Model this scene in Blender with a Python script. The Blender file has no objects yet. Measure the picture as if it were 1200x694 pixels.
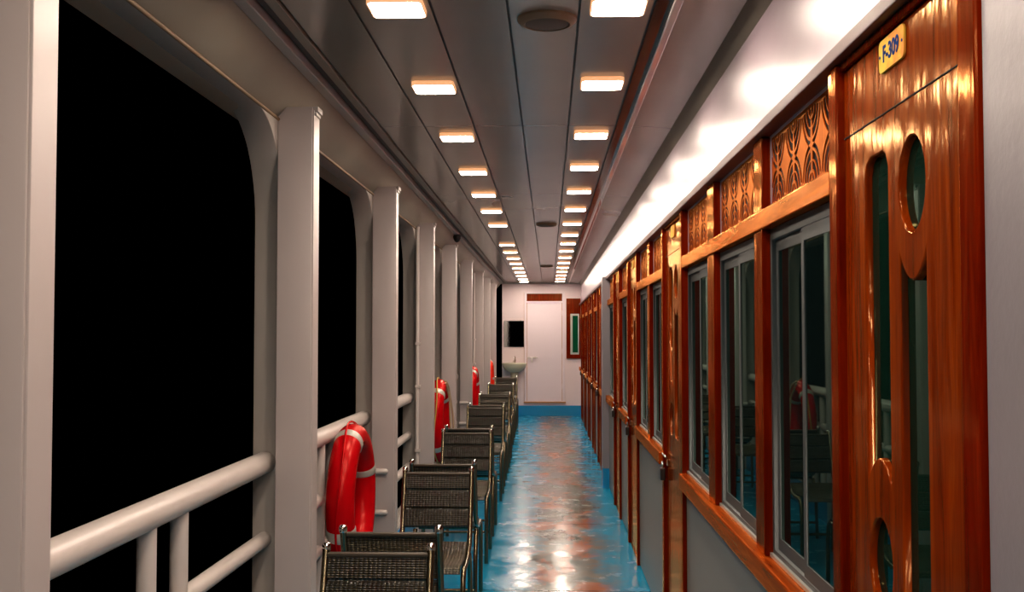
import bpy, bmesh, math, random
from mathutils import Vector, Matrix
random.seed(7)
S = bpy.context.scene
COL = S.collection
PI = math.pi
YS, YE = -2.6, 19.75          # deck runs from behind the camera to the end bulkhead
ZC = 2.465                    # ceiling height
ORD = ['first', 'second', 'third', 'fourth', 'fifth', 'sixth', 'seventh', 'eighth', 'ninth', 'tenth', 'eleventh',
       'twelfth', 'thirteenth', 'fourteenth', 'fifteenth', 'sixteenth', 'seventeenth', 'eighteenth', 'nineteenth', 'twentieth']

# ------------------------------------------------------------------ materials
class NT:
    def __init__(s, name):
        s.m = bpy.data.materials.new(name); s.m.use_nodes = True
        s.t = s.m.node_tree; s.b = s.t.nodes['Principled BSDF']
        s.co = s.t.nodes.new('ShaderNodeTexCoord')
    def n(s, typ, **kw):
        nd = s.t.nodes.new(typ)
        for k, v in kw.items():
            if k.startswith('_'): setattr(nd, k[1:], v)
            else: nd.inputs[k].default_value = v
        return nd
    def l(s, a, b): s.t.links.new(a, b)
    def mapped(s, scale, src='Object'):
        mp = s.n('ShaderNodeMapping'); mp.inputs['Scale'].default_value = scale
        s.l(s.co.outputs[src], mp.inputs['Vector']); return mp.outputs['Vector']
    def noise(s, scale, detail=3, rough=.5, vec=None, dist=0):
        nd = s.n('ShaderNodeTexNoise', Scale=scale, Detail=detail, Roughness=rough, Distortion=dist)
        s.l(vec if vec is not None else s.co.outputs['Object'], nd.inputs['Vector']); return nd.outputs['Fac']
    def ramp(s, fac, stops):
        r = s.n('ShaderNodeValToRGB'); e = r.color_ramp.elements
        while len(e) < len(stops): e.new(.5)
        for i, (p, c) in enumerate(stops):
            e[i].position = p; e[i].color = (c if isinstance(c, tuple) else (c, c, c)) + (1,)
        s.l(fac, r.inputs['Fac']); return r.outputs['Color']
    def mix(s, fac, a, b):
        m = s.n('ShaderNodeMix', _data_type='RGBA')
        for sock, v in ((m.inputs[0], fac), (m.inputs[6], a), (m.inputs[7], b)):
            if isinstance(v, (int, float)): sock.default_value = v
            elif isinstance(v, tuple): sock.default_value = v + (1,)
            else: s.l(v, sock)
        return m.outputs[2]
    def math(s, op, a, b=0., c=0.):
        m = s.n('ShaderNodeMath', _operation=op)
        for i, v in enumerate((a, b, c)):
            if isinstance(v, (int, float)): m.inputs[i].default_value = v
            else: s.l(v, m.inputs[i])
        return m.outputs[0]
    def varnish(s, base, rough, ior, tint):
        '''body colour under a tinted varnish'''
        d = s.n('ShaderNodeBsdfDiffuse'); g = s.n('ShaderNodeBsdfGlossy', Roughness=rough); f = s.n('ShaderNodeFresnel', IOR=ior)
        mx = s.n('ShaderNodeMixShader'); s.vn = (d, g)
        if isinstance(base, tuple): d.inputs['Color'].default_value = base + (1,)
        else: s.l(base, d.inputs['Color'])
        g.inputs['Color'].default_value = tint + (1,)
        s.l(f.outputs[0], mx.inputs[0]); s.l(d.outputs[0], mx.inputs[1]); s.l(g.outputs[0], mx.inputs[2])
        out = [x for x in s.t.nodes if x.type == 'OUTPUT_MATERIAL'][0]; s.l(mx.outputs[0], out.inputs['Surface'])
        return s
    def bump(s, h, strength, dist=.01):
        b = s.n('ShaderNodeBump', Strength=strength, Distance=dist)
        s.l(h, b.inputs['Height']); s.l(b.outputs['Normal'], s.b.inputs['Normal'])
        for x in getattr(s, 'vn', ()): s.l(b.outputs['Normal'], x.inputs['Normal'])
    def set(s, **kw):
        for k, v in kw.items():
            sock = s.b.inputs[k.replace('_', ' ')]
            if isinstance(v, tuple): sock.default_value = v + (1,)
            elif isinstance(v, (int, float)): sock.default_value = v
            else: s.l(v, sock)
        return s

def paint(name, col, col2, rough=.3, nscale=2.5, bump=.05, rust=False, coat=0., cr=.08):
    m = NT(name)
    c = m.mix(m.noise(nscale, 4), col, col2)
    if rust:
        f = m.ramp(m.noise(23, 6, .7), [(.62, 0.), (.72, .75)])
        c = m.mix(f, c, (.30, .15, .06))
    m.set(Base_Color=c, Roughness=rough, Coat_Weight=coat, Coat_Roughness=cr, Coat_IOR=1.5 if coat < .9 else 1.8)
    if coat > .9: m.bump(m.noise(2.2, 2, .5, m.mapped((1, 1.2, 2.2))), .5, .03)
    else: m.bump(m.noise(60, 3), bump, .003)
    return m.m

def wood(name, a, b, c, vertical=True, rough=.34, tint=(1., .44, .15)):
    m = NT(name)
    v = m.mapped((14, 14, .9) if vertical else (14, .9, 14))
    g = m.noise(2.2, 5, .6, v, 1.2)
    v2 = m.mapped((60, 60, 1.5) if vertical else (60, 1.5, 60))
    f = m.noise(3, 3, .6, v2)
    base = m.ramp(g, [(.30, a), (.5, b), (.72, c)])
    base = m.mix(m.math('MULTIPLY', f, .35), base, tuple(x * .35 for x in a))
    m.varnish(base, rough if rough > .34 else (.13 if vertical else .20), 1.40, tint)
    w = m.noise(4, 3, .55, m.mapped((3, 3, 1.1) if vertical else (3, .7, 3)))
    m.bump(m.math('ADD', w, m.math('MULTIPLY', g, .03)), .13, .02)
    return m.m

M = {}
M['post'] = paint('post_paint', (.54, .475, .455), (.45, .395, .38), .32)
M['shell'] = paint('shell_paint', (.48, .44, .40), (.40, .36, .32), .4, rust=False)
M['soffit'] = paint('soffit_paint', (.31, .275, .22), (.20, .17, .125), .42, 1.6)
M['rail'] = paint('rail_paint', (.66, .60, .57), (.58, .51, .46), .3, 9)
M['endwall'] = paint('bulkhead_paint', (.80, .67, .68), (.76, .62, .63), .35)
M['white_door'] = paint('white_door_paint', (.80, .69, .73), (.75, .64, .68), .3)
M['gloss_wall'] = paint('glossy_wall_paint', (.62, .50, .57), (.54, .42, .50), .36, 2, .10, coat=1., cr=.27)
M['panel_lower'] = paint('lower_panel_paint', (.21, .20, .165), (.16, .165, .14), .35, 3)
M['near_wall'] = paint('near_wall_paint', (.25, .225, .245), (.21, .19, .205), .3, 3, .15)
M['band'] = paint('cornice_band', (.15, .13, .10), (.11, .095, .07), .35)
M['bright_strip'] = None
M['trim_metal'] = paint('trim_strip', (.50, .46, .43), (.42, .38, .35), .3)
M['dark_gap'] = paint('dark_gap', (.02, .02, .02), (.03, .03, .03), .5)
M['blue'] = paint('blue_deck_paint', (.004, .25, .52), (.004, .20, .44), .25, 5)
M['ceramic'] = paint('basin_ceramic', (.62, .60, .44), (.56, .53, .38), .15)
M['stain'] = paint('stained_joint', (.30, .20, .11), (.20, .11, .05), .5, 8)
M['brass'] = paint('worn_bare_edge', (.48, .22, .07), (.38, .17, .06), .5, 12)
M['wood'] = wood('varnished_door_wood', (.11, .009, .0005), (.20, .021, .0008), (.31, .045, .0015), tint=(1., .58, .26))
M['wood_red'] = wood('varnished_frame_wood', (.08, .0035, .0005), (.13, .006, .0006), (.20, .012, .001))
M['wood_rail'] = wood('varnished_rail_wood', (.22, .024, .002), (.36, .048, .004), (.50, .095, .010), False)
M['wood_dark'] = paint('dark_top_moulding_wood', (.045, .008, .004), (.09, .016, .006), .45)
M['lattice'] = wood('lattice_wood', (.22, .024, .001), (.34, .044, .0015), (.46, .075, .003), rough=.38)

M['slot_dark'] = paint('near_black_backing_board', (.006, .0015, .0007), (.01, .002, .001), .95)  # near-black board seen through the carved slots, also the door seam
def ceiling_mat():
    m = NT('ceiling_panel')
    c = m.mix(m.noise(1.2, 4), (.34, .305, .25), (.25, .23, .19))
    # joint lines between the panels, every so often along the deck
    sx = m.n('ShaderNodeSeparateXYZ'); m.l(m.co.outputs['Object'], sx.inputs[0])
    y = m.math('FRACT', m.math('MULTIPLY', sx.outputs['Y'], 1 / 2.44))
    j = m.math('LESS_THAN', y, .0035)
    c = m.mix(j, c, (.05, .04, .035))
    m.set(Base_Color=c, Roughness=.26, Coat_Weight=.25, Coat_Roughness=.12)
    m.bump(m.noise(1.1, 2, .4, m.mapped((3, .8, 3))), .35, .03)
    return m.m
M['ceiling'] = ceiling_mat()

def floor_mat():
    m = NT('worn_deck_paint')
    sx = m.n('ShaderNodeSeparateXYZ'); m.l(m.co.outputs['Object'], sx.inputs[0])
    X, Y = sx.outputs['X'], sx.outputs['Y']
    band = m.math('SUBTRACT', 1., m.math('ABSOLUTE', m.math('DIVIDE', m.math('SUBTRACT', X, .12), .42)))   # 1 centre of the walkway
    n1 = m.noise(1.5, 5, .55, m.mapped((1.4, 1, 1)))
    n2 = m.noise(7.5, 5, .65)
    wear = m.math('ADD', m.math('MULTIPLY', band, .62), m.math('ADD', m.math('MULTIPLY', n1, .75), m.math('MULTIPLY', n2, .45)))
    wf = m.ramp(wear, [(.70, 0.), (.98, 1.)])
    blue = m.mix(m.noise(4, 3), (.003, .19, .36), (.005, .26, .45))
    tan = m.mix(n2, (.04, .10, .11), (.22, .13, .05))
    rust = m.ramp(m.noise(2.3, 5, .6, m.mapped((1.3, .8, 1)), .5), [(.50, 0.), (.58, 1.)])
    tan = m.mix(m.math('MULTIPLY', rust, .75), tan, (.42, .10, .014))
    c = m.mix(m.math('MULTIPLY', wf, .9), blue, tan)
    jf = m.math('LESS_THAN', m.math('FRACT', m.math('MULTIPLY', m.math('ADD', Y, .3), 1 / 2.2)), .005)
    c = m.mix(jf, c, (.03, .05, .06))
    r = m.ramp(m.noise(5, 4, .6), [(.35, .08), (.7, .34)])
    m.set(Base_Color=c, Roughness=r, IOR=1.22)
    h = m.math('ADD', m.noise(2.0, 2, .45), m.math('MULTIPLY', m.noise(9, 2), .10))
    m.bump(h, .26, .02)
    return m.m
M['floor'] = floor_mat()

def simple(name, col, rough=.4, metal=0., **kw):
    m = NT(name); m.set(Base_Color=col, Roughness=rough, Metallic=metal, **kw)
    m.bump(m.noise(40, 2), .03, .002)
    return m.m
M['alu'] = simple('grey_aluminium', (.045, .055, .055), .5, .1)
M['bright_strip'] = simple('white_reflection_strip', (.92, .87, .82), .2, Coat_Weight=1., Coat_IOR=1.9)  # chrome edge strip: the white it reflects is put into the base colour
M['dark_strip'] = simple('dark_glossy_strip', (.02, .018, .017), .14)
M['alu_light'] = simple('pale_aluminium_edge', (.55, .58, .55), .3, .6)
def glass(name, col):
    m = NT(name)
    m.varnish(col, .015, 1.32, (.42, .64, .54))
    m.bump(m.noise(1.6, 1), .02, .01)
    return m.m
M['glass'] = glass('dark_tinted_glass', (.003, .007, .007))
M['glass_green'] = glass('dark_green_glass', (.003, .014, .009))
M['green_pane'] = glass('green_pane', (.004, .07, .03))
M['mirror'] = simple('mirror_silver', (.75, .78, .75), .02, 1.)
M['steel'] = simple('chair_tube_steel', (.22, .185, .115), .25, 1.)
M['steel_dark'] = simple('dark_bracket_steel', (.10, .08, .06), .4, .8)
M['chrome'] = simple('bright_steel_cap', (.85, .82, .74), .12, 1.)
M['black'] = simple('black_plastic', (.01, .01, .01), .3)
M['padlock'] = simple('dark_padlock_metal', (.06, .05, .045), .3, .8)
M['vent'] = simple('brown_vent_grille', (.10, .075, .05), .5)
M['vent_rim'] = simple('tan_vent_rim', (.24, .17, .10), .45)
M['plate'] = NT('yellow_number_plate')
_m = M['plate']; _m.set(Base_Color=_m.mix(_m.ramp(_m.noise(18, 3), [(.45, 0.), (.6, 1.)]), (.72, .50, .05), (.70, .28, .04)), Roughness=.7, IOR=1.2); M['plate'] = _m.m
M['ink'] = simple('blue_lettering', (.003, .03, .16), .8, IOR=1.15)
M['rope'] = simple('cream_rope', (.55, .42, .25), .7)
M['rope_yellow'] = simple('ochre_cord', (.45, .28, .04), .7)
M['reflective'] = simple('silver_reflective_tape', (.48, .46, .40), .35, .2)

def buoy_mat(n, c):
    m = NT(n); m.varnish(m.mix(m.noise(9, 4), c, (c[0] * .7, c[1] * .5, c[2] * .6)), .25, 1.4, (1., .35, .28))
    m.bump(m.noise(14, 3), .25, .01); return m.m
M['buoy'] = buoy_mat('red_lifebuoy_plastic', (.60, .002, .006))
M['buoy_bright'] = buoy_mat('orange_red_lifebuoy_plastic', (.95, .035, .010))

def perforated():
    m = NT('perforated_seat_steel')
    sx = m.n('ShaderNodeSeparateXYZ'); m.l(m.co.outputs['Object'], sx.inputs[0])
    rad = .0095
    def cell(sock, off=0.):
        f = m.math('FRACT', m.math('ADD', m.math('MULTIPLY', sock, 1 / rad), off))
        return m.math('SUBTRACT', f, .5)
    a = m.math('SUBTRACT', m.math('FRACT', m.math('MULTIPLY', sx.outputs['X'], 1 / .015)), .5); z = m.math('ADD', sx.outputs['Z'], m.math('MULTIPLY', sx.outputs['Y'], 1.0)); b = cell(z)
    d = m.math('ADD', m.math('POWER', m.math('MULTIPLY', a, .72), 2.), m.math('POWER', b, 2.))
    hole = m.math('LESS_THAN', d, .10)
    rn = m.ramp(m.noise(11, 5, .7), [(.5, 0.), (.72, .8)])
    c = m.mix(rn, (.10, .08, .045), (.11, .022, .010))
    c = m.mix(hole, c, (.006, .006, .005))
    m.set(Base_Color=c, Metallic=m.math('SUBTRACT', .85, m.math('MULTIPLY', hole, .85)), Roughness=.28)
    m.bump(m.math('ADD', m.math('SUBTRACT', 1., m.math('MULTIPLY', d, 3.)), m.noise(70, 2)), .9, .004)
    return m.m
M['perf'] = perforated()

def emit(name, col, st):
    m = NT(name); m.set(Base_Color=(.8, .8, .8)); m.b.inputs['Emission Color'].default_value = col + (1,)
    m.b.inputs['Emission Strength'].default_value = st; return m.m
M['light_body'] = emit('glowing_translucent_housing', (1., .45, .18), .9)
M['led'] = emit('led_diffuser', (1., .82, .67), 112.)

# ------------------------------------------------------------------ geometry helpers
def box(bm, x0, x1, y0, y1, z0, z1, bev=0.):
    b2 = bmesh.new() if bev else bm
    vs = [b2.verts.new((x, y, z)) for x in (x0, x1) for y in (y0, y1) for z in (z0, z1)]
    for f in ((0, 1, 3, 2), (4, 6, 7, 5), (0, 4, 5, 1), (2, 3, 7, 6), (0, 2, 6, 4), (1, 5, 7, 3)):
        b2.faces.new([vs[i] for i in f])
    if bev:
        bmesh.ops.bevel(b2, geom=b2.edges[:], offset=bev, segments=2, profile=.6, affect='EDGES')
        merge(bm, b2)
    return bm
def merge(bm, b2):
    me = bpy.data.meshes.new('tmp'); b2.to_mesh(me); b2.free(); bm.from_mesh(me); bpy.data.meshes.remove(me)
def B(*a, bev=0.): return box(bmesh.new(), *a, bev=bev)
def tube(bm, pts, r, n=12, closed=False, caps=True):
    pts = [Vector(p) for p in pts]; N = len(pts)
    rings = []; prev = None
    for i, p in enumerate(pts):
        if closed: t = (pts[(i + 1) % N] - pts[i - 1]).normalized()
        else: t = (pts[min(i + 1, N - 1)] - pts[max(i - 1, 0)]).normalized()
        if prev is None:
            up = Vector((0, 0, 1)) if abs(t.z) < .9 else Vector((1, 0, 0))
            a = t.cross(up).normalized()
        else:
            a = (prev - t * prev.dot(t)).normalized()
        prev = a; b = t.cross(a)
        rr = r[i] if isinstance(r, (list, tuple)) else r
        rings.append([bm.verts.new(p + a * rr * math.cos(2 * PI * k / n) + b * rr * math.sin(2 * PI * k / n)) for k in range(n)])
    for i in range(N if closed else N - 1):
        A, C = rings[i], rings[(i + 1) % N]
        for k in range(n): bm.faces.new((A[k], A[(k + 1) % n], C[(k + 1) % n], C[k]))
    if caps and not closed:
        bm.faces.new(rings[0][::-1]); bm.faces.new(rings[-1])
    return bm
def T(pts, r, n=12, **k): return tube(bmesh.new(), pts, r, n, **k)
def smooth_path(pts, rad, seg=5):
    """polyline with rounded corners"""
    pts = [Vector(p) for p in pts]; out = [pts[0]]
    for i in range(1, len(pts) - 1):
        a, b, c = pts[i - 1], pts[i], pts[i + 1]
        r = min(rad, (a - b).length * .45, (c - b).length * .45)
        p, q = b + (a - b).normalized() * r, b + (c - b).normalized() * r
        for k in range(seg + 1):
            t = k / seg; out.append(p * (1 - t) ** 2 + b * 2 * t * (1 - t) + q * t * t)
    out.append(pts[-1]); return out
def lathe(bm, prof, n=32, ax='Z', at=(0, 0, 0)):
    rings = []
    for r, h in prof:
        ring = []
        for k in range(n):
            c, s_ = r * math.cos(2 * PI * k / n), r * math.sin(2 * PI * k / n)
            v = (c, s_, h) if ax == 'Z' else ((h, c, s_) if ax == 'X' else (s_, h, c))
            ring.append(bm.verts.new(Vector(v) + Vector(at)))
        rings.append(ring)
    for A, C in zip(rings, rings[1:]):
        for k in range(n): bm.faces.new((A[k], A[(k + 1) % n], C[(k + 1) % n], C[k]))
    bm.faces.new(rings[0][::-1]); bm.faces.new(rings[-1]); return bm
def extrude_y(bm, prof, y0, y1):
    a = [bm.verts.new((x, y0, z)) for x, z in prof]; b = [bm.verts.new((x, y1, z)) for x, z in prof]
    n = len(prof)
    for i in range(n): bm.faces.new((a[i], a[(i + 1) % n], b[(i + 1) % n], b[i]))
    bm.faces.new(a[::-1]); bm.faces.new(b); return bm
def obj(name, g, mat, parent=None, smooth=None):
    if isinstance(g, bmesh.types.BMesh):
        bmesh.ops.recalc_face_normals(g, faces=g.faces[:])
        me = bpy.data.meshes.new(name); g.to_mesh(me); g.free()
    else: me = g; me.name = name
    me.materials.clear(); me.materials.append(M[mat] if isinstance(mat, str) else mat)
    o = bpy.data.objects.new(name, me); COL.objects.link(o)
    if smooth is not None:
        me.polygons.foreach_set('use_smooth', [True] * len(me.polygons))
        me.set_sharp_from_angle(angle=math.radians(smooth))
    if parent is not None:
        off = Vector((0, 0, 0)); p = parent
        while p is not None: off += p.location; p = p.parent
        me.transform(Matrix.Translation(-off)); o.parent = parent
    return o
def tag(o, label, cat, group=None, kind=None):
    if label: o['label'] = label
    if cat: o['category'] = cat
    if group: o['group'] = group
    if kind: o['kind'] = kind
    return o
def thing(name, label, cat, loc=(0, 0, 0), group=None, kind=None):
    o = bpy.data.objects.new(name, None); COL.objects.link(o); o.location = loc; o.empty_display_size = .05
    return tag(o, label, cat, group, kind)
def copy_tree(o, parent=None):
    c = o.copy(); COL.objects.link(c); c.parent = parent
    for ch in list(o.children): copy_tree(ch, c)
    return c
def struct(name, g, mat, label=None, cat=None, smooth=None):
    return tag(obj(name, g, mat, smooth=smooth), label, cat, kind='structure')

def sheet(outer, holes, d0, d1, plane, bevel=0.):
    """flat board with cut-outs. plane 'x': (a,b)=(Y,Z) depth X; plane 'y': (a,b)=(X,Z) depth Y"""
    cu = bpy.data.curves.new('c', 'CURVE'); cu.dimensions = '2D'; cu.fill_mode = 'BOTH'
    t = d1 - d0; cu.extrude = t / 2 - bevel; cu.bevel_depth = bevel; cu.offset = -bevel; cu.bevel_resolution = 1
    for loop in [outer] + holes:
        sp = cu.splines.new('POLY'); sp.points.add(len(loop) - 1); sp.use_cyclic_u = True
        for p, (a, b) in zip(sp.points, loop): p.co = (a, b, 0, 1)
    o = bpy.data.objects.new('c', cu); COL.objects.link(o)
    dg = bpy.context.evaluated_depsgraph_get(); me = bpy.data.meshes.new_from_object(o.evaluated_get(dg))
    bpy.data.objects.remove(o); bpy.data.curves.remove(cu)
    mid = (d0 + d1) / 2
    for v in me.vertices:
        a, b, c = v.co
        v.co = (mid + c, a, b) if plane == 'x' else (a, mid - c, b)
    return me
def rect(a0, a1, b0, b1): return [(a0, b0), (a1, b0), (a1, b1), (a0, b1)]
def rrect(a0, a1, b0, b1, r, seg=8, rb=None):
    rb = r if rb is None else rb; out = []
    for cx, cy, s0, rr in ((a1 - r, b1 - r, 0, r), (a0 + r, b1 - r, 90, r), (a0 + rb, b0 + rb, 180, rb), (a1 - rb, b0 + rb, 270, rb)):
        for k in range(seg + 1):
            t = math.radians(s0 + 90 * k / seg); out.append((cx + rr * math.cos(t), cy + rr * math.sin(t)))
    return out
def ell(a, b, ra, rb, n=36): return [(a + ra * math.cos(2 * PI * k / n), b + rb * math.sin(2 * PI * k / n)) for k in range(n)]

# ------------------------------------------------------------------ floor, ceiling, left side
struct('floor', B(-1.13, .66, YS, YE + .1, -.08, 0), 'floor', 'blue painted steel deck worn to tan and rust along the walkway', 'floor')

# ceiling boards: long strips separated by dark joints
seams = [-.885, -.773, -.572, -.343, -.119, .092, .309, .352]
bm = bmesh.new()
for a, b in zip(seams[1:], seams[2:]):
    box(bm, a + .004, b - .004, YS, YE, ZC - .004, ZC + .004)
struct('trim_91', B(-1.12, .70, YS, YE + .1, ZC + .0035, ZC + .05), 'dark_gap', 'dark backing sheet over the ceiling boards, joint shade put into its colour', 'trim')  # backing sheet coloured near black to paint the shade inside the joints
struct('ceiling', bm, 'ceiling', 'grey brown glossy ceiling of long boards', 'ceiling')
struct('trim_1', B(-.812, -.777, YS, YE, ZC - .012, ZC + .004, bev=.003), 'soffit', 'narrow grey ceiling batten beside the dark gap on the left', 'trim')
struct('trim_2', B(-.843, -.813, YS, YE, ZC, ZC + .004), 'dark_gap', 'black recess running along the left ceiling edge', 'trim')
struct('trim_3', B(-.885, -.845, YS, YE, 2.435, ZC + .004, bev=.004), 'trim_metal', 'pale lip strip along the left ceiling edge', 'trim')
struct('trim_4', B(.355, .381, YS, YE, ZC - .03, ZC + .004, bev=.004), 'bright_strip', 'chrome strip along the right ceiling edge, coloured white for its reflection', 'trim')
bm = extrude_y(bmesh.new(), [(.381, 2.455), (.47, 2.452), (.565, 2.445), (.575, 2.469), (.381, 2.469)], YS, YE)
struct('trim_0', B(.3125, .3545, YS, YE, ZC - .006, ZC + .004), 'dark_strip', 'dark glossy strip beside the bright edge on the right of the ceiling', 'trim')
struct('trim_5', bm, 'gloss_panel' if 'gloss_panel' in M else 'ceiling', 'grey glossy ceiling board along the cabin side', 'trim', 30)
bm = extrude_y(bmesh.new(), [(.560, 2.448), (.603, 2.395), (.615, 2.41), (.585, 2.469), (.56, 2.469)], YS, YE)
struct('trim_6', bm, 'band', 'dark angled strip between ceiling and glossy white wall', 'trim')
struct('trim_7', B(-.885, .60, YE - .03, YE, 2.435, ZC + .004, bev=.004), 'trim_metal', 'pale strip across the far end of the ceiling', 'trim')
# coving over the openings
cv = [(-1.13, 2.28), (-1.0, 2.305), (-.93, 2.385), (-.885, 2.437), (-.885, 2.469), (-1.13, 2.469)]
struct('trim_8', extrude_y(bmesh.new(), cv, YS, YE), 'soffit', 'stained curved soffit above the side openings', 'soffit', 40)

POSTS = [-.33, 1.745, 3.888, 6.02, 8.0, 9.95, 12.03, 14.05, 15.8, 17.55]   # near face of every post
holes = []; bays = []
for i in range(len(POSTS) - 1):
    y0, y1 = POSTS[i] + .14, POSTS[i + 1] + .098
    holes.append(rrect(y0, y1, .22, 2.292, .37, 12, .12)); bays.append((y0, y1))
holes.append(rrect(-2.2, POSTS[0] + .085, .22, 2.292, .24, 9, .12))
holes.append(rrect(POSTS[-1] + .33, YE - .12, .22, 2.292, .2, 9, .12)); bays.append((POSTS[-1] + .33, YE - .12))
wl = sheet(rect(YS, YE, 0, 2.31), holes, -1.11, -1.0, 'x', .004)
tag(obj('wall_left', wl, 'shell', smooth=35), 'white steel side with large rounded openings onto black night', 'wall', kind='structure')
struct('baseboard_left', B(-1.0, -.988, YS, YE, 0, .2), 'blue', 'blue painted kerb below the side openings', 'kerb')

for i, y in enumerate(POSTS):
    where = 'behind the camera' if i == 0 else ('at the left edge of the picture' if i == 1 else ORD[i - 1] + ' from the camera')
    extra = ' with a thin vertical pipe' if i in (4, 7) else ''
    t = thing('steel_post', 'white box-section steel post' + extra + ', ' + where, 'post', (-.945, y + .05, 0), 'white posts along the open side')
    obj('shaft', B(-1.0, -.872, y, y + .1, 0, 2.342, bev=.004), 'post', t, 30)
    obj('edge_strip', B(-.8725, -.866, y + .004, y + .096, 0, 2.33, bev=.002), 'post', t)
    cb = bmesh.new()
    box(cb, -.875, -.852, y + .01, y + .09, 2.325, 2.345, bev=.004); box(cb, -.875, -.858, y + .015, y + .085, 2.312, 2.325, bev=.003)
    obj('capital', cb, 'trim_metal', t)
    if i in (3, 6):
        for z in (.73, .50):
            bm = bmesh.new(); tube(bm, [(-1.005, y - .018, z), (-.93, y - .018, z), (-.912, y - .018, z), (-.905, y - .018, z)], [.016, .016, .014, .007], 12)
            obj('peg', bm, 'rail', t, 50)
    if i in (4, 7):
        p = obj('pipe', T([(-.985, y - .02, 0), (-.985, y - .02, 2.31)], .014), 'rail', t, 40)
        for z in (.62, 1.1, 1.42): obj('clamp', B(-.999, -.96, y - .04, y, z, z + .022, bev=.003), 'rail', p)

struct('trim_90', T([(-.998, YS, 2.296), (-.998, YE, 2.296)], .006, 8), 'stain', 'brown stained joint bead above the side openings', 'trim', 50)
# railings, one per bay
for i, (y0, y1) in enumerate(bays):
    if i == 0: lab = 'white pipe railing in the opening behind the camera'
    else: lab = 'white painted pipe railing in the %s opening from the camera' % ORD[i - 1]
    t = thing('railing', lab, 'railing', (-1.065, (y0 + y1) / 2, .22), 'pipe railings in the side openings')
    X = -1.065; mid = (POSTS[i] + (POSTS[i + 1] if i + 1 < len(POSTS) else YE)) / 2 + .12
    obj('top_rail', T([(X, y0 - .02, 1.02), (X, y1 + .02, 1.02)], .041, 20), 'rail', t, 40)
    for z in (.735, .5): obj('lower_rail', T([(X, y0 - .02, z), (X, y1 + .02, z)], .028, 16), 'rail', t, 40)
    for dy in (-.125, .125):
        obj('baluster', T([(X, mid + dy, .21), (X, mid + dy, 1.0)], .026, 14), 'rail', t, 40)


# ------------------------------------------------------------------ lifebuoys
def lifebuoy(y, z, x, mat, label, a0, zoff=0, tilt=0., ropemat='buoy'):
    t = thing('lifebuoy', label, 'lifebuoy', (x, y, z), 'red lifebuoys hung along the railing')
    R, r = .295, .066
    bm = bmesh.new(); n, k = 64, 22
    vs = [[bm.verts.new((r * math.sin(2 * PI * j / k), (R + r * math.cos(2 * PI * j / k)) * math.cos(2 * PI * i / n),
                         (R + r * math.cos(2 * PI * j / k)) * math.sin(2 * PI * i / n))) for j in range(k)] for i in range(n)]
    for i in range(n):
        for j in range(k): bm.faces.new((vs[i][j], vs[i][(j + 1) % k], vs[(i + 1) % n][(j + 1) % k], vs[(i + 1) % n][j]))
    for v in bm.verts: v.co += Vector((x, y, z))
    obj('ring', bm, mat, t, 60)
    for q in range(4):
        a = math.radians(a0 + 90 * q); bm = bmesh.new(); rr = r + .0035; w = .085
        m = 7; prev = None
        for i in range(m):
            aa = a + (i / (m - 1) - .5) * 2 * w
            sc = rr if 0 < i < m - 1 else r - .002
            ring = [bm.verts.new((x + sc * math.sin(2 * PI * j / k), y + (R + sc * math.cos(2 * PI * j / k)) * math.cos(aa),
                                  z + (R + sc * math.cos(2 * PI * j / k)) * math.sin(aa))) for j in range(k)]
            if prev:
                for j in range(k): bm.faces.new((prev[j], prev[(j + 1) % k], ring[(j + 1) % k], ring[j]))
            prev = ring
        obj('band', bm, 'reflective', t, 60)
    pts = []
    for i in range(96):
        a = 2 * PI * i / 96; d = R + r + .004 + .007 * abs(math.sin(2 * (a - math.radians(a0))))
        pts.append((x + .012 * math.sin(3 * a), y + d * math.cos(a), z + d * math.sin(a)))
    obj('grab_rope', T(pts, .0055, 8, closed=True), ropemat, t, 60)
    t.rotation_euler = (0, 0, tilt)
    return t
lifebuoy(5.17, .705, -.953, 'buoy', 'large red lifebuoy on the rail just behind the nearest pair of chairs', 22)
second = lifebuoy(9.28, .75, -.953, 'buoy', 'red lifebuoy with a hanging cream cord, second from the camera', 40, ropemat='rope_yellow')
lifebuoy(13.4, .74, -.953, 'buoy', 'small dark red lifebuoy, third from the camera', 30)
lifebuoy(17.1, .74, -.953, 'buoy_bright', 'brightest orange red lifebuoy, farthest of the four by the bulkhead', 10)
# loose line by the second lifebuoy
obj('cord', T(smooth_path([(-.888, 9.22, 1.08), (-.870, 9.36, .95), (-.862, 9.40, .66), (-.860, 9.50, .52), (-.856, 9.62, .42), (-.852, 9.68, .46), (-.862, 9.58, .80), (-.880, 9.36, 1.06), (-.90, 9.24, 1.10)], .06), .008, 8), 'rope', second, 60)

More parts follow.
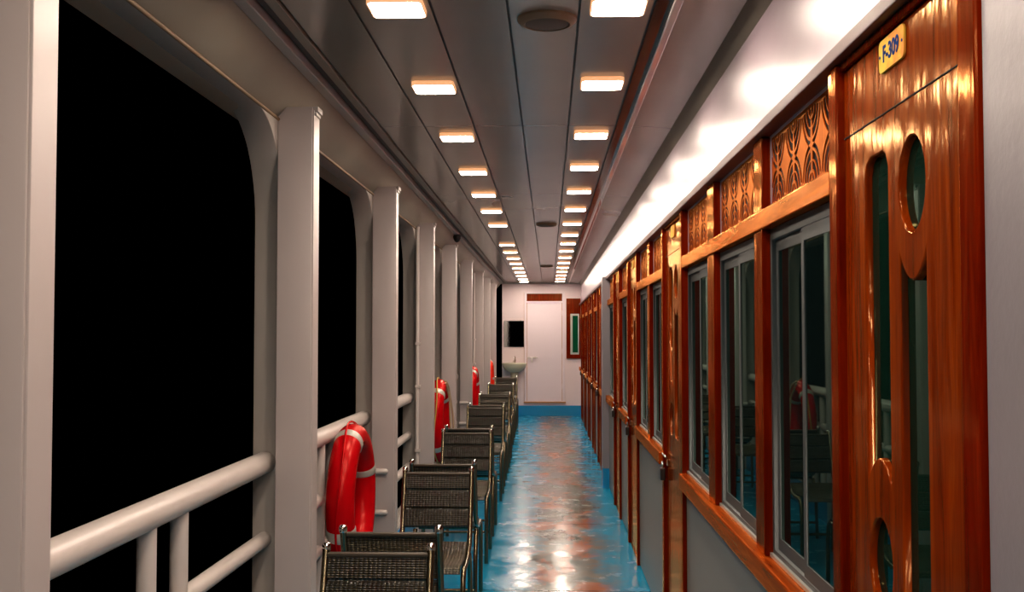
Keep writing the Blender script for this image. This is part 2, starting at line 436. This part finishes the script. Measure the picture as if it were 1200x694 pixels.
# ------------------------------------------------------------------ chairs (facing -Y; origin on the floor below the back of the seat)
def make_chair():
    t = thing('metal_chair', '', 'chair')
    W = .168
    for s in (-1, 1):
        x = s * W
        path = smooth_path([(x, .115, .815), (x, .0, .475), (x, -.20, .425), (x, -.395, .425), (x, -.425, .33), (x, -.43, .004)], .07, 6)
        f = obj('side_frame', T(path, .0125, 12), 'steel', t, 50)
        obj('leg', T(smooth_path([(x, -.05, .43), (x, .03, .30), (x, .045, .004)], .05), .0125, 12), 'steel', t, 50)
        bm = bmesh.new(); lathe(bm, [(.004, .834), (.010, .832), (.0145, .824), (.0145, .812), (.012, .806)], 14, at=(x, .116, 0)); obj('cap', bm, 'chrome', t, 60)
    obj('crossbar', T([(-W, .042, .12), (W, .042, .12)], .009, 10), 'steel', t, 50)
    obj('crossbar', T([(-W, -.20, .413), (W, -.20, .413)], .010, 10), 'steel', t, 50)
    def curved_panel(prof, x0, x1, th):
        """prof: list of (y,z) along the panel; th thickness along normal"""
        bm = bmesh.new(); n = 9; rows = []
        P = [Vector((0, a, b)) for a, b in prof]
        for i, p in enumerate(P):
            tg = (P[min(i + 1, len(P) - 1)] - P[max(i - 1, 0)]).normalized(); nr = Vector((0, -tg.z, tg.y))
            rows.append([[bm.verts.new((x0 + (x1 - x0) * k / n, (p + nr * o).y, (p + nr * o).z)) for k in range(n + 1)] for o in (-th / 2, th / 2)])
        for i in range(len(rows) - 1):
            for k in range(n):
                for q in (0, 1):
                    a = rows[i][q]; b = rows[i + 1][q]; bm.faces.new((a[k], a[k + 1], b[k + 1], b[k]))
            for k in (0, n):
                bm.faces.new((rows[i][0][k], rows[i][1][k], rows[i + 1][1][k], rows[i + 1][0][k]))
        for i in (0, -1):
            for k in range(n): bm.faces.new((rows[i][0][k], rows[i][1][k], rows[i][1][k + 1], rows[i][0][k + 1]))
        return bm
    def slat(z0, z1):
        pr = []
        for i in range(9):
            u = i / 8; z = z0 + (z1 - z0) * u; yb = (z - .475) / .34 * .115
            e = min(u, 1 - u) * 8
            pr.append((yb - .004 - (.008 if e > 1 else .008 * e) + (.006 if e < .5 else 0), z))
        return pr
    for z0, z1 in ((.545, .628), (.634, .717), (.723, .800)):
        obj('backrest_slat', curved_panel(slat(z0, z1), -W + .010, W - .010, .006), 'perf', t, 40)
    obj('top_bar', B(-W + .008, W - .008, .088, .116, .792, .804, bev=.003), 'steel_dark', t)
    pr = [(-.005, .478), (-.05, .450), (-.12, .436), (-.20, .432), (-.30, .436), (-.38, .442), (-.418, .436), (-.432, .415)]
    obj('seat', curved_panel(pr, -W + .012, W - .012, .006), 'perf', t, 40)
    return t
pairs = [(3.47 + .115, -.545), (5.56, -.558), (7.72, -.578), (10.32, -.60), (12.25, -.615), (14.75, -.655), (17.05, -.675)]
chair = make_chair(); used = False
for i, (c, x) in enumerate(pairs):
    for s in (0, 1):
        o = chair if not used else copy_tree(chair); used = True
        o.location = (x + (-.008 if s else 0), c - .275 if s == 0 else c + .275, 0)
        o.rotation_euler = (0, 0, 0 if s == 0 else PI)
        k = 'nearest' if i == 0 else ('farthest' if i == 6 else ORD[i])
        o['label'] = 'perforated steel chair facing %s, in the %s back-to-back pair%s' % (
            'the camera' if s == 0 else 'the far bulkhead', k, '' if i in (0, 6) else ' from the camera')
        o['category'] = 'chair'; o['group'] = 'back-to-back metal chairs along the railing'

# ------------------------------------------------------------------ right side: wall, doors, windows
DOORS = [(1.44, 2.19), (4.62, 5.44), (7.0, 7.82), (8.72, 9.5), (11.9, 12.65), (13.5, 14.25), (15.1, 15.85), (16.7, 17.45), (18.3, 19.05)]
SECT = [(2.19, 4.62, [(2.905, 3.02), (3.75, 3.90)]), (5.44, 7.0, [(6.15, 6.28)]), (7.82, 8.72, []), (9.5, 10.5, []),
        (10.75, 11.9, []), (12.65, 13.5, []), (14.25, 15.1, []), (15.85, 16.7, []), (17.45, 18.3, []), (19.05, 19.70, [])]
ZT, ZM0, ZM1, ZS0, ZS1 = 2.04, 1.785, 1.836, .842, .905
wins = []
for a, b, ms in SECT:
    e = a
    for m0, m1 in ms: wins.append((e, m0)); e = m1
    wins.append((e, b))
h = [rect(a + .02, b - .02, .012, 2.03) for a, b in DOORS] + [rect(a + .015, b - .015, .87, 2.03) for a, b in wins]
wr = sheet(rect(YS, YE, 0, 2.46), h, .602, .66, 'x')
wro = tag(obj('wall_right', wr, 'gloss_wall'), 'glossy white cabin wall above the wooden doors and windows', 'wall', kind='structure')
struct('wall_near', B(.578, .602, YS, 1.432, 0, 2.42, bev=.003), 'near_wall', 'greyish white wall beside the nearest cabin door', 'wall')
n = 9
for a, b, ms in SECT:
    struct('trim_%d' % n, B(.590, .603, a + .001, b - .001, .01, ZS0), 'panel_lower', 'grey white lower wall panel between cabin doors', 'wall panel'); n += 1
    struct('trim_%d' % n, B(.556, .64, a + .001, b - .001, ZS0, ZS1, bev=.006), 'wood_rail', 'varnished wooden sill under the cabin windows', 'sill'); n += 1
    struct('trim_%d' % n, B(.573, .64, a + .001, b - .001, ZM0, ZM1, bev=.003), 'wood_rail', 'varnished wooden rail between windows and carved panels', 'trim'); n += 1
    for m0, m1 in ms:
        struct('trim_%d' % n, B(.578, .64, m0, m1, ZS1 + .001, ZM0 - .001, bev=.003), 'wood_red', 'red brown wooden post between cabin windows', 'trim'); n += 1
        struct('trim_%d' % n, B(.578, .64, m0, m1, ZM1 + .001, ZT - .004, bev=.003), 'wood_red', 'red brown wooden post between carved panels', 'trim'); n += 1
for a, b in ((1.44, 10.5), (10.75, 19.7)):
    struct('trim_%d' % n, B(.560, .64, a, b, ZT - .002, ZT + .026, bev=.003), 'wood_dark', 'dark wooden moulding on top of the cabin front', 'trim'); n += 1
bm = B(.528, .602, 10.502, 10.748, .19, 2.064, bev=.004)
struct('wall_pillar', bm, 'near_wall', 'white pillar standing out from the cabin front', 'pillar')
struct('baseboard_pillar', B(.526, .602, 10.5, 10.75, 0, .19), 'blue', 'blue painted foot of the white pillar', 'baseboard')

def arc_slot(cx, cy, r, w, a0, a1, sx=1.0, sy=1.0, seg=10):
    out = []
    for k in range(seg + 1):
        t = math.radians(a0 + (a1 - a0) * k / seg); out.append((cx + (r + w / 2) * math.cos(t) * sx, cy + (r + w / 2) * math.sin(t) * sy))
    for k in range(seg, -1, -1):
        t = math.radians(a0 + (a1 - a0) * k / seg); out.append((cx + (r - w / 2) * math.cos(t) * sx, cy + (r - w / 2) * math.sin(t) * sy))
    return out
def lattice(y0, y1, detail):
    """carved panel: nested U shapes hanging from the top row, nested arches rising from the bottom row"""
    z0, z1 = ZM1 + .002, ZT - .004; hs = []
    H = z1 - z0; ncol = max(3, round((y1 - y0) / .175)); p = (y1 - y0) / ncol; zm = (z0 + z1) / 2
    sy = (H / 2 - .010) / (p * .46)
    for k in range(ncol):
        c = y0 + p * (k + .5)
        for row in (0, 1):
            cy, s0 = (z1 - .008, 180) if row == 0 else (z0 + .008, 0)
            for fr in ((.10, .22, .34, .46) if detail else (.16, .34)):
                r = p * fr; w = .018 if fr > .12 else .013
                if fr == .46: w = .012
                hs.append(arc_slot(c, cy, r, w, s0 + 8, s0 + 83, 1, sy)); hs.append(arc_slot(c, cy, r, w, s0 + 97, s0 + 172, 1, sy))
    return sheet(rect(y0, y1, z0, z1), hs, .6035, .606, 'x')


for i, (a, b) in enumerate(wins):
    t = thing('window_%d' % (i + 1), 'dark sliding cabin window under a carved panel, %s from the camera' % (ORD[i] if i else 'first'), 'window',
              (.60, (a + b) / 2, ZS1), 'cabin windows', 'structure')
    a += .001; b -= .001; zb, zt = ZS1 + .001, ZM0 - .001; mid = (a + b) / 2
    obj('carved_panel', lattice(a, b, i < 5), 'lattice', t)
    obj('backing_board', B(.6085, .618, a, b, ZM1 + .002, ZT - .004), 'slot_dark', t)
    fr = sheet(rect(a, b, zb, zt), [rect(a + .022, b - .022, zb + .022, zt - .03)], .600, .64, 'x', .001)
    obj('window_frame', fr, 'alu', t)
    for j, (s0, s1, x) in enumerate(((a + .022, mid + .014, .602), (mid - .014, b - .022, .6105))):
        sh = obj('sash', sheet(rect(s0, s1, zb + .022, zt - .03), [rect(s0 + .026, s1 - .026, zb + .055, zt - .062)], x, x + .008, 'x', .001), 'alu', t)
        obj('pane', B(x + .003, x + .006, s0 + .024, s1 - .024, zb + .053, zt - .060), 'glass', sh)
    obj('track', B(.592, .60, a, b, zb, zb + .010), 'alu_light', t)

def text_mesh(s, size):
    cu = bpy.data.curves.new('t', 'FONT'); cu.body = s; cu.size = size; cu.align_x = 'CENTER'; cu.align_y = 'CENTER'
    cu.extrude = .0006; cu.offset = size * .022; cu.space_character = 1.02
    o = bpy.data.objects.new('t', cu); COL.objects.link(o)
    me = bpy.data.meshes.new_from_object(o.evaluated_get(bpy.context.evaluated_depsgraph_get()))
    bpy.data.objects.remove(o); bpy.data.curves.remove(cu); return me

for i, (a, b) in enumerate(DOORS):
    lab = ('varnished wooden cabin door with yellow number plate, nearest of all' if i == 0 else
           'varnished wooden cabin door with porthole cut-outs, %s from the camera' % ORD[i])
    t = thing('door_%d' % (i + 1), lab, 'door', (.60, (a + b) / 2, 0), 'wooden cabin doors', 'structure')
    jn, jf = .062, .058
    a += .001; b -= .001
    bm = bmesh.new()
    box(bm, .572, .65, a, a + jn, .0, ZT - .004, bev=.004); box(bm, .572, .65, b - jf, b, .0, ZT - .004, bev=.004)
    box(bm, .580, .65, a + jn, b - jf, 2.022, ZT - .004)
    box(bm, .585, .65, a + jn, b - jf, 0, .022)
    obj('door_frame', bm, 'wood_red', t)
    l0, l1 = a + jn + .003, b - jf - .003; k = (l1 - l0) / .62
    # cut-outs measured from the near leaf edge
    def U(v): return l0 + (v - 1.505) * k
    def bite(y0, y1, ztop, zbot, up):
        """slot with one end scooped by a circle"""
        c = (y0 + y1) / 2; ra = (y1 - y0) / 2; pts = []
        dip = .045
        top = [(y1 - (y1 - y0) * q / 14, ztop - dip * math.sin(PI * q / 14) ** .8 * 1.0) for q in range(15)]
        if up: return [(y0, zbot + .008), (y0 + .01, zbot), (y1 - .01, zbot), (y1, zbot + .008)] + top
        bot = [(y0 + (y1 - y0) * q / 14, zbot + dip * math.sin(PI * q / 14) ** .8) for q in range(15)]
        return bot + [(y1, ztop - .03), (y1 - .012, ztop - .008), (y1 - .03, ztop), (y0 + .03, ztop), (y0 + .012, ztop - .008), (y0, ztop - .03)]
    hl = [bite(U(1.862), U(1.992), 1.822, 1.235, False), ell(U(1.742), 1.745, .062 * k, .078),
          bite(U(1.680), U(1.803), 1.632, 1.02, True), ell(U(1.925), 1.095, .064 * k, .078)]
    leaf = obj('door_leaf', sheet(rect(l0, l1, .024, 2.020), hl, .588, .626, 'x', .0035), 'wood', t)
    mo = bmesh.new()
    box(mo, .586, .5885, l0 + .002, l1 - .002, 1.8855, 1.8875)
    obj('seam', mo, 'slot_dark', leaf)
    for (y0, y1, z0, z1) in ((U(1.85), U(2.0), 1.22, 1.835), (U(1.67), U(1.815), 1.655, 1.835), (U(1.67), U(1.815), 1.01, 1.645), (U(1.85), U(2.0), 1.005, 1.185)):
        obj('glass_pane', B(.601, .606, y0, y1, z0, z1), 'glass_green', leaf)
    pc = U(1.822)
    pl = obj('number_plate', sheet(rrect(pc - .066, pc + .066, 1.957, 2.014, .012), [], .5835, .5875, 'x', .0006), 'plate', t)
    if i == 0:
        tm = text_mesh('F-309', .040)
        for v in tm.vertices:
            x, y, z = v.co; v.co = (.5832 - z, pc - x * .92, 1.986 + y)
        tm.flip_normals()
        obj('number', tm, 'ink', pl)
        for s in (-1, 1):
            bm = bmesh.new(); lathe(bm, [(.0028, .5825), (.0028, .5835)], 12, 'X', (0, pc + s * .058, 1.986)); obj('dot', bm, 'ink', pl)
    # hasp, bolt and padlock near the far edge of the leaf
    if i > 0:
        hy = b - jf - .045; z = .87
        hs = obj('hasp', B(.579, .588, hy - .05, hy + .085, z - .016, z + .016, bev=.003), 'chrome', t)
        obj('bolt', T([(.572, hy - .08, z + .03), (.572, hy + .075, z + .03)], .007, 10), 'chrome', t, 50)
        sh = bmesh.new(); tube(sh, [(.566, hy + .035 + .018 * math.cos(PI * q / 10), z - .035 + .03 * math.sin(PI * q / 10)) for q in range(11)], .0045, 8)
        lk = obj('padlock', B(.553, .578, hy + .008, hy + .062, z - .095, z - .035, bev=.005), 'padlock', t)
        obj('shackle', sh, 'chrome', lk, 50)

# ------------------------------------------------------------------ end bulkhead
dx0, dx1 = -.432, .275
we = sheet(rect(-.862, .602, 0, 2.46), [rect(dx0, dx1, .25, 2.275)], YE, YE + .06, 'y')
tag(obj('wall_end', we, 'endwall'), 'pinkish white bulkhead closing the far end of the deck', 'wall', kind='structure')
struct('baseboard_end', B(-.862, .602, YE - .04, YE + .001, 0, .19, bev=.004), 'blue', 'bright blue painted base along the far bulkhead', 'baseboard')
t = thing('door_%d' % (len(DOORS) + 1), 'white narrow steel door in the far bulkhead with red transom', 'door', ((dx0 + dx1) / 2, YE, .25), kind='structure')
fr = sheet(rect(dx0 - .02, dx1 + .02, .235, 2.29), [rect(dx0 + .025, dx1 - .025, .27, 2.085), rect(dx0 + .025, dx1 - .025, 2.115, 2.255)], YE - .02, YE + .05, 'y', .002)
obj('door_frame', fr, 'white_door', t)
obj('threshold', B(dx0 - .03, dx1 + .04, YE - .045, YE - .005, .235, .262, bev=.003), 'brass', t)
lf = obj('door_leaf', B(dx0 + .028, dx1 - .028, YE - .005, YE + .04, .272, 2.082, bev=.004), 'white_door', t)
obj('transom_panel', B(dx0 + .025, dx1 - .025, YE + .005, YE + .03, 2.115, 2.255), 'wood_red', t)
bl = bmesh.new(); tube(bl, [(-.40, YE - .028, 1.07), (-.20, YE - .028, 1.07)], .010, 10); box(bl, -.39, -.35, YE - .036, YE - .004, 1.05, 1.09); box(bl, -.27, -.235, YE - .036, YE - .004, 1.05, 1.09)
obj('bolt', bl, 'rail', lf, 40)
obj('bolt_handle', T([(-.31, YE - .03, 1.07), (-.31, YE - .05, 1.06), (-.31, YE - .055, .985)], .011, 10), 'rail', lf, 40)
gp = bmesh.new()
box(gp, dx0 + .024, dx0 + .034, YE - .010, YE + .02, .272, 2.082); box(gp, dx1 - .034, dx1 - .024, YE - .010, YE + .02, .272, 2.082); box(gp, dx0 - .026, dx0 - .0205, YE - .012, YE - .001, .24, 2.28)
obj('worn_edge', gp, 'brass', t)
hg = bmesh.new()
for z in (.5, 1.15, 1.85): box(hg, dx1 - .03, dx1 - .012, YE - .03, YE - .018, z, z + .09)
obj('hinge', hg, 'white_door', t)
# wooden framed green window, partly behind the cabin front
t = thing('window_%d' % (len(wins) + 1), 'tall green pane in a wooden frame on the far bulkhead', 'window', (.46, YE, 1.06), kind='structure')
obj('window_frame', sheet(rect(.325, .590, 1.055, 2.165), [rect(.40, .560, 1.13, 1.88)], YE - .035, YE, 'y', .003), 'wood_red', t)
obj('sash', sheet(rect(.405, .560, 1.13, 1.88), [rect(.44, .54, 1.165, 1.845)], YE - .025, YE - .002, 'y', .001), 'alu_light', t)
obj('pane', B(.435, .545, YE - .014, YE - .008, 1.16, 1.85), 'green_pane', t)
# mirror
t = thing('wall_mirror', 'small frameless rectangular mirror above the washbasin', 'mirror', (-.63, YE - .012, 1.28))
obj('glass', B(-.825, -.443, YE - .012, YE - .001, 1.265, 1.752, bev=.002), 'mirror', t)
bm = bmesh.new()
for x in (-.72, -.53):
    for z in (1.262, 1.747): box(bm, x, x + .025, YE - .016, YE - .012, z, z + .01)
obj('clip', bm, 'chrome', t)
t.rotation_euler = (0, 0, math.radians(.95))
# basin
t = thing('wash_basin', 'pale cream wall hung washbasin on the far bulkhead', 'basin', (-.63, YE - .15, .7))
bm = bmesh.new(); prof = [(.06, .80), (.085, .81), (.12, .825), (.165, .86), (.205, .905), (.215, .945), (.222, .965), (.215, .975), (.195, .968), (.17, .92), (.12, .88), (.03, .87)]
n_ = 40; rings = []
for r, z in prof:
    rings.append([bm.verts.new((-.63 + r * 1.03 * math.cos(2 * PI * q / n_), YE - .19 + (r * .86 * math.sin(2 * PI * q / n_)), z)) for q in range(n_)])
for A, C in zip(rings, rings[1:]):
    for q in range(n_): bm.faces.new((A[q], A[(q + 1) % n_], C[(q + 1) % n_], C[q]))
bm.faces.new(rings[0][::-1]); bm.faces.new(rings[-1])
obj('bowl', bm, 'ceramic', t, 50)
obj('shelf', B(-.80, -.46, YE - .10, YE - .001, .925, .975, bev=.01), 'ceramic', t, 40)
obj('pedestal', T([(-.63, YE - .12, .42), (-.63, YE - .12, .56), (-.63, YE - .13, .81)], [.045, .055, .075], 18), 'ceramic', t, 50)
obj('waste_pipe', T([(-.63, YE - .12, .0), (-.63, YE - .12, .43)], .02, 12), 'rail', t, 50)
obj('tap', T(smooth_path([(-.62, YE - .05, .97), (-.62, YE - .05, 1.10), (-.62, YE - .15, 1.09), (-.62, YE - .16, 1.05)], .03), .011, 10), 'chrome', t, 50)
obj('tap_handle', T([(-.66, YE - .05, 1.0), (-.60, YE - .05, 1.02)], .007, 8), 'chrome', t, 50)

# ------------------------------------------------------------------ ceiling fittings
LX, RX = -.441, .203
def make_light():
    t = thing('ceiling_light', '', 'ceiling light')
    obj('housing', sheet(rrect(-.080, .080, -.080, .080, .02), [rrect(-.0755, .0755, -.0755, .0755, .018)], 0, .017, 'y', .001), 'light_body', t)
    obj('diffuser', sheet(rrect(-.075, .075, -.075, .075, .018), [], .009, .0158, 'y'), 'led', t)
    for c in t.children:
        c.data.transform(Matrix.Rotation(-PI / 2, 4, 'X'))

    return t
light = make_light(); used = False
left = [3.065, 4.075, 5.115, 6.21, 7.23, 8.2, 9.25] + [11.28 + 1.0 * k for k in range(8)] + [19.2]
right = [3.07, 4.03, 5.07, 6.05, 7.08, 8.1, 9.15, 10.17] + [11.15 + 1.0 * k for k in range(8)] + [19.1]
for row, (X, ys) in (('left', (LX, left)), ('right', (RX, right))):
    for k, y in enumerate([2.04, 1.02, 0., -1.0, -2.0] + ys):
        o = light if not used else copy_tree(light); used = True
        o.location = (X, y, ZC - .004)
        o['label'] = ('square LED ceiling light in the %s row, %s from the camera' % (row, ORD[k - 5]) if k >= 5 else
                      'square LED ceiling light in the %s row overhead or behind the camera, out of frame' % row)
        o['category'] = 'ceiling light'; o['group'] = 'square ceiling lights in the %s row' % row
for k, y in enumerate((3.215, 9.26, 14.9)):
    x = (-.004, -.018, -.03)[k]
    t = thing('ceiling_vent', 'round brown ceiling vent, %s' % ('largest and nearest the camera', 'middle one of three', 'farthest from the camera')[k], 'vent', (x, y, ZC), 'round vents along the ceiling')
    z = ZC - .0045
    bm = bmesh.new(); lathe(bm, [(.091, z), (.091, z - .006), (.082, z - .016), (.070, z - .020), (.066, z - .014), (.066, z)], 40, at=(x, y, 0)); obj('rim', bm, 'vent_rim', t, 40)
    bm = bmesh.new(); lathe(bm, [(.0655, z - .012), (.0655, z - .0175), (.05, z - .021), (.02, z - .022)], 40, at=(x, y, 0)); g = obj('grille', bm, 'vent', t, 40)
t = thing('dome_camera', 'small black dome fixture under the pale strip on the left', 'camera', (-.862, 10.0, 2.43))
bm = bmesh.new(); lathe(bm, [(.036, 2.435), (.038, 2.42), (.034, 2.40), (.022, 2.375), (.006, 2.365)], 24, at=(-.862, 10.0, 0)); obj('dome', bm, 'black', t, 50)
obj('mount', B(-.89, -.834, 9.96, 10.04, 2.428, 2.436), 'black', t)

# ------------------------------------------------------------------ world, camera, colour
w = bpy.data.worlds.new('night'); S.world = w; w.use_nodes = True
w.node_tree.nodes['Background'].inputs[0].default_value = (0, 0, 0, 1); w.node_tree.nodes['Background'].inputs[1].default_value = 0.
cd = bpy.data.cameras.new('camera'); cam = bpy.data.objects.new('camera', cd); COL.objects.link(cam)
cam.location = (0, 0, 1.5)
cam.rotation_euler = (math.radians(90 + 2.0618), 0, math.radians(1.9689))
cd.sensor_width = 36; cd.lens = 36 * 1250 / 1200; cd.clip_start = .05
S.camera = cam
S.view_settings.view_transform = 'Standard'; S.view_settings.look = 'None'
S.view_settings.gamma = 1; S.view_settings.use_curve_mapping = False; S.view_settings.exposure = 0.
S.cycles.use_denoising = True
S.cycles.sample_clamp_indirect = 8
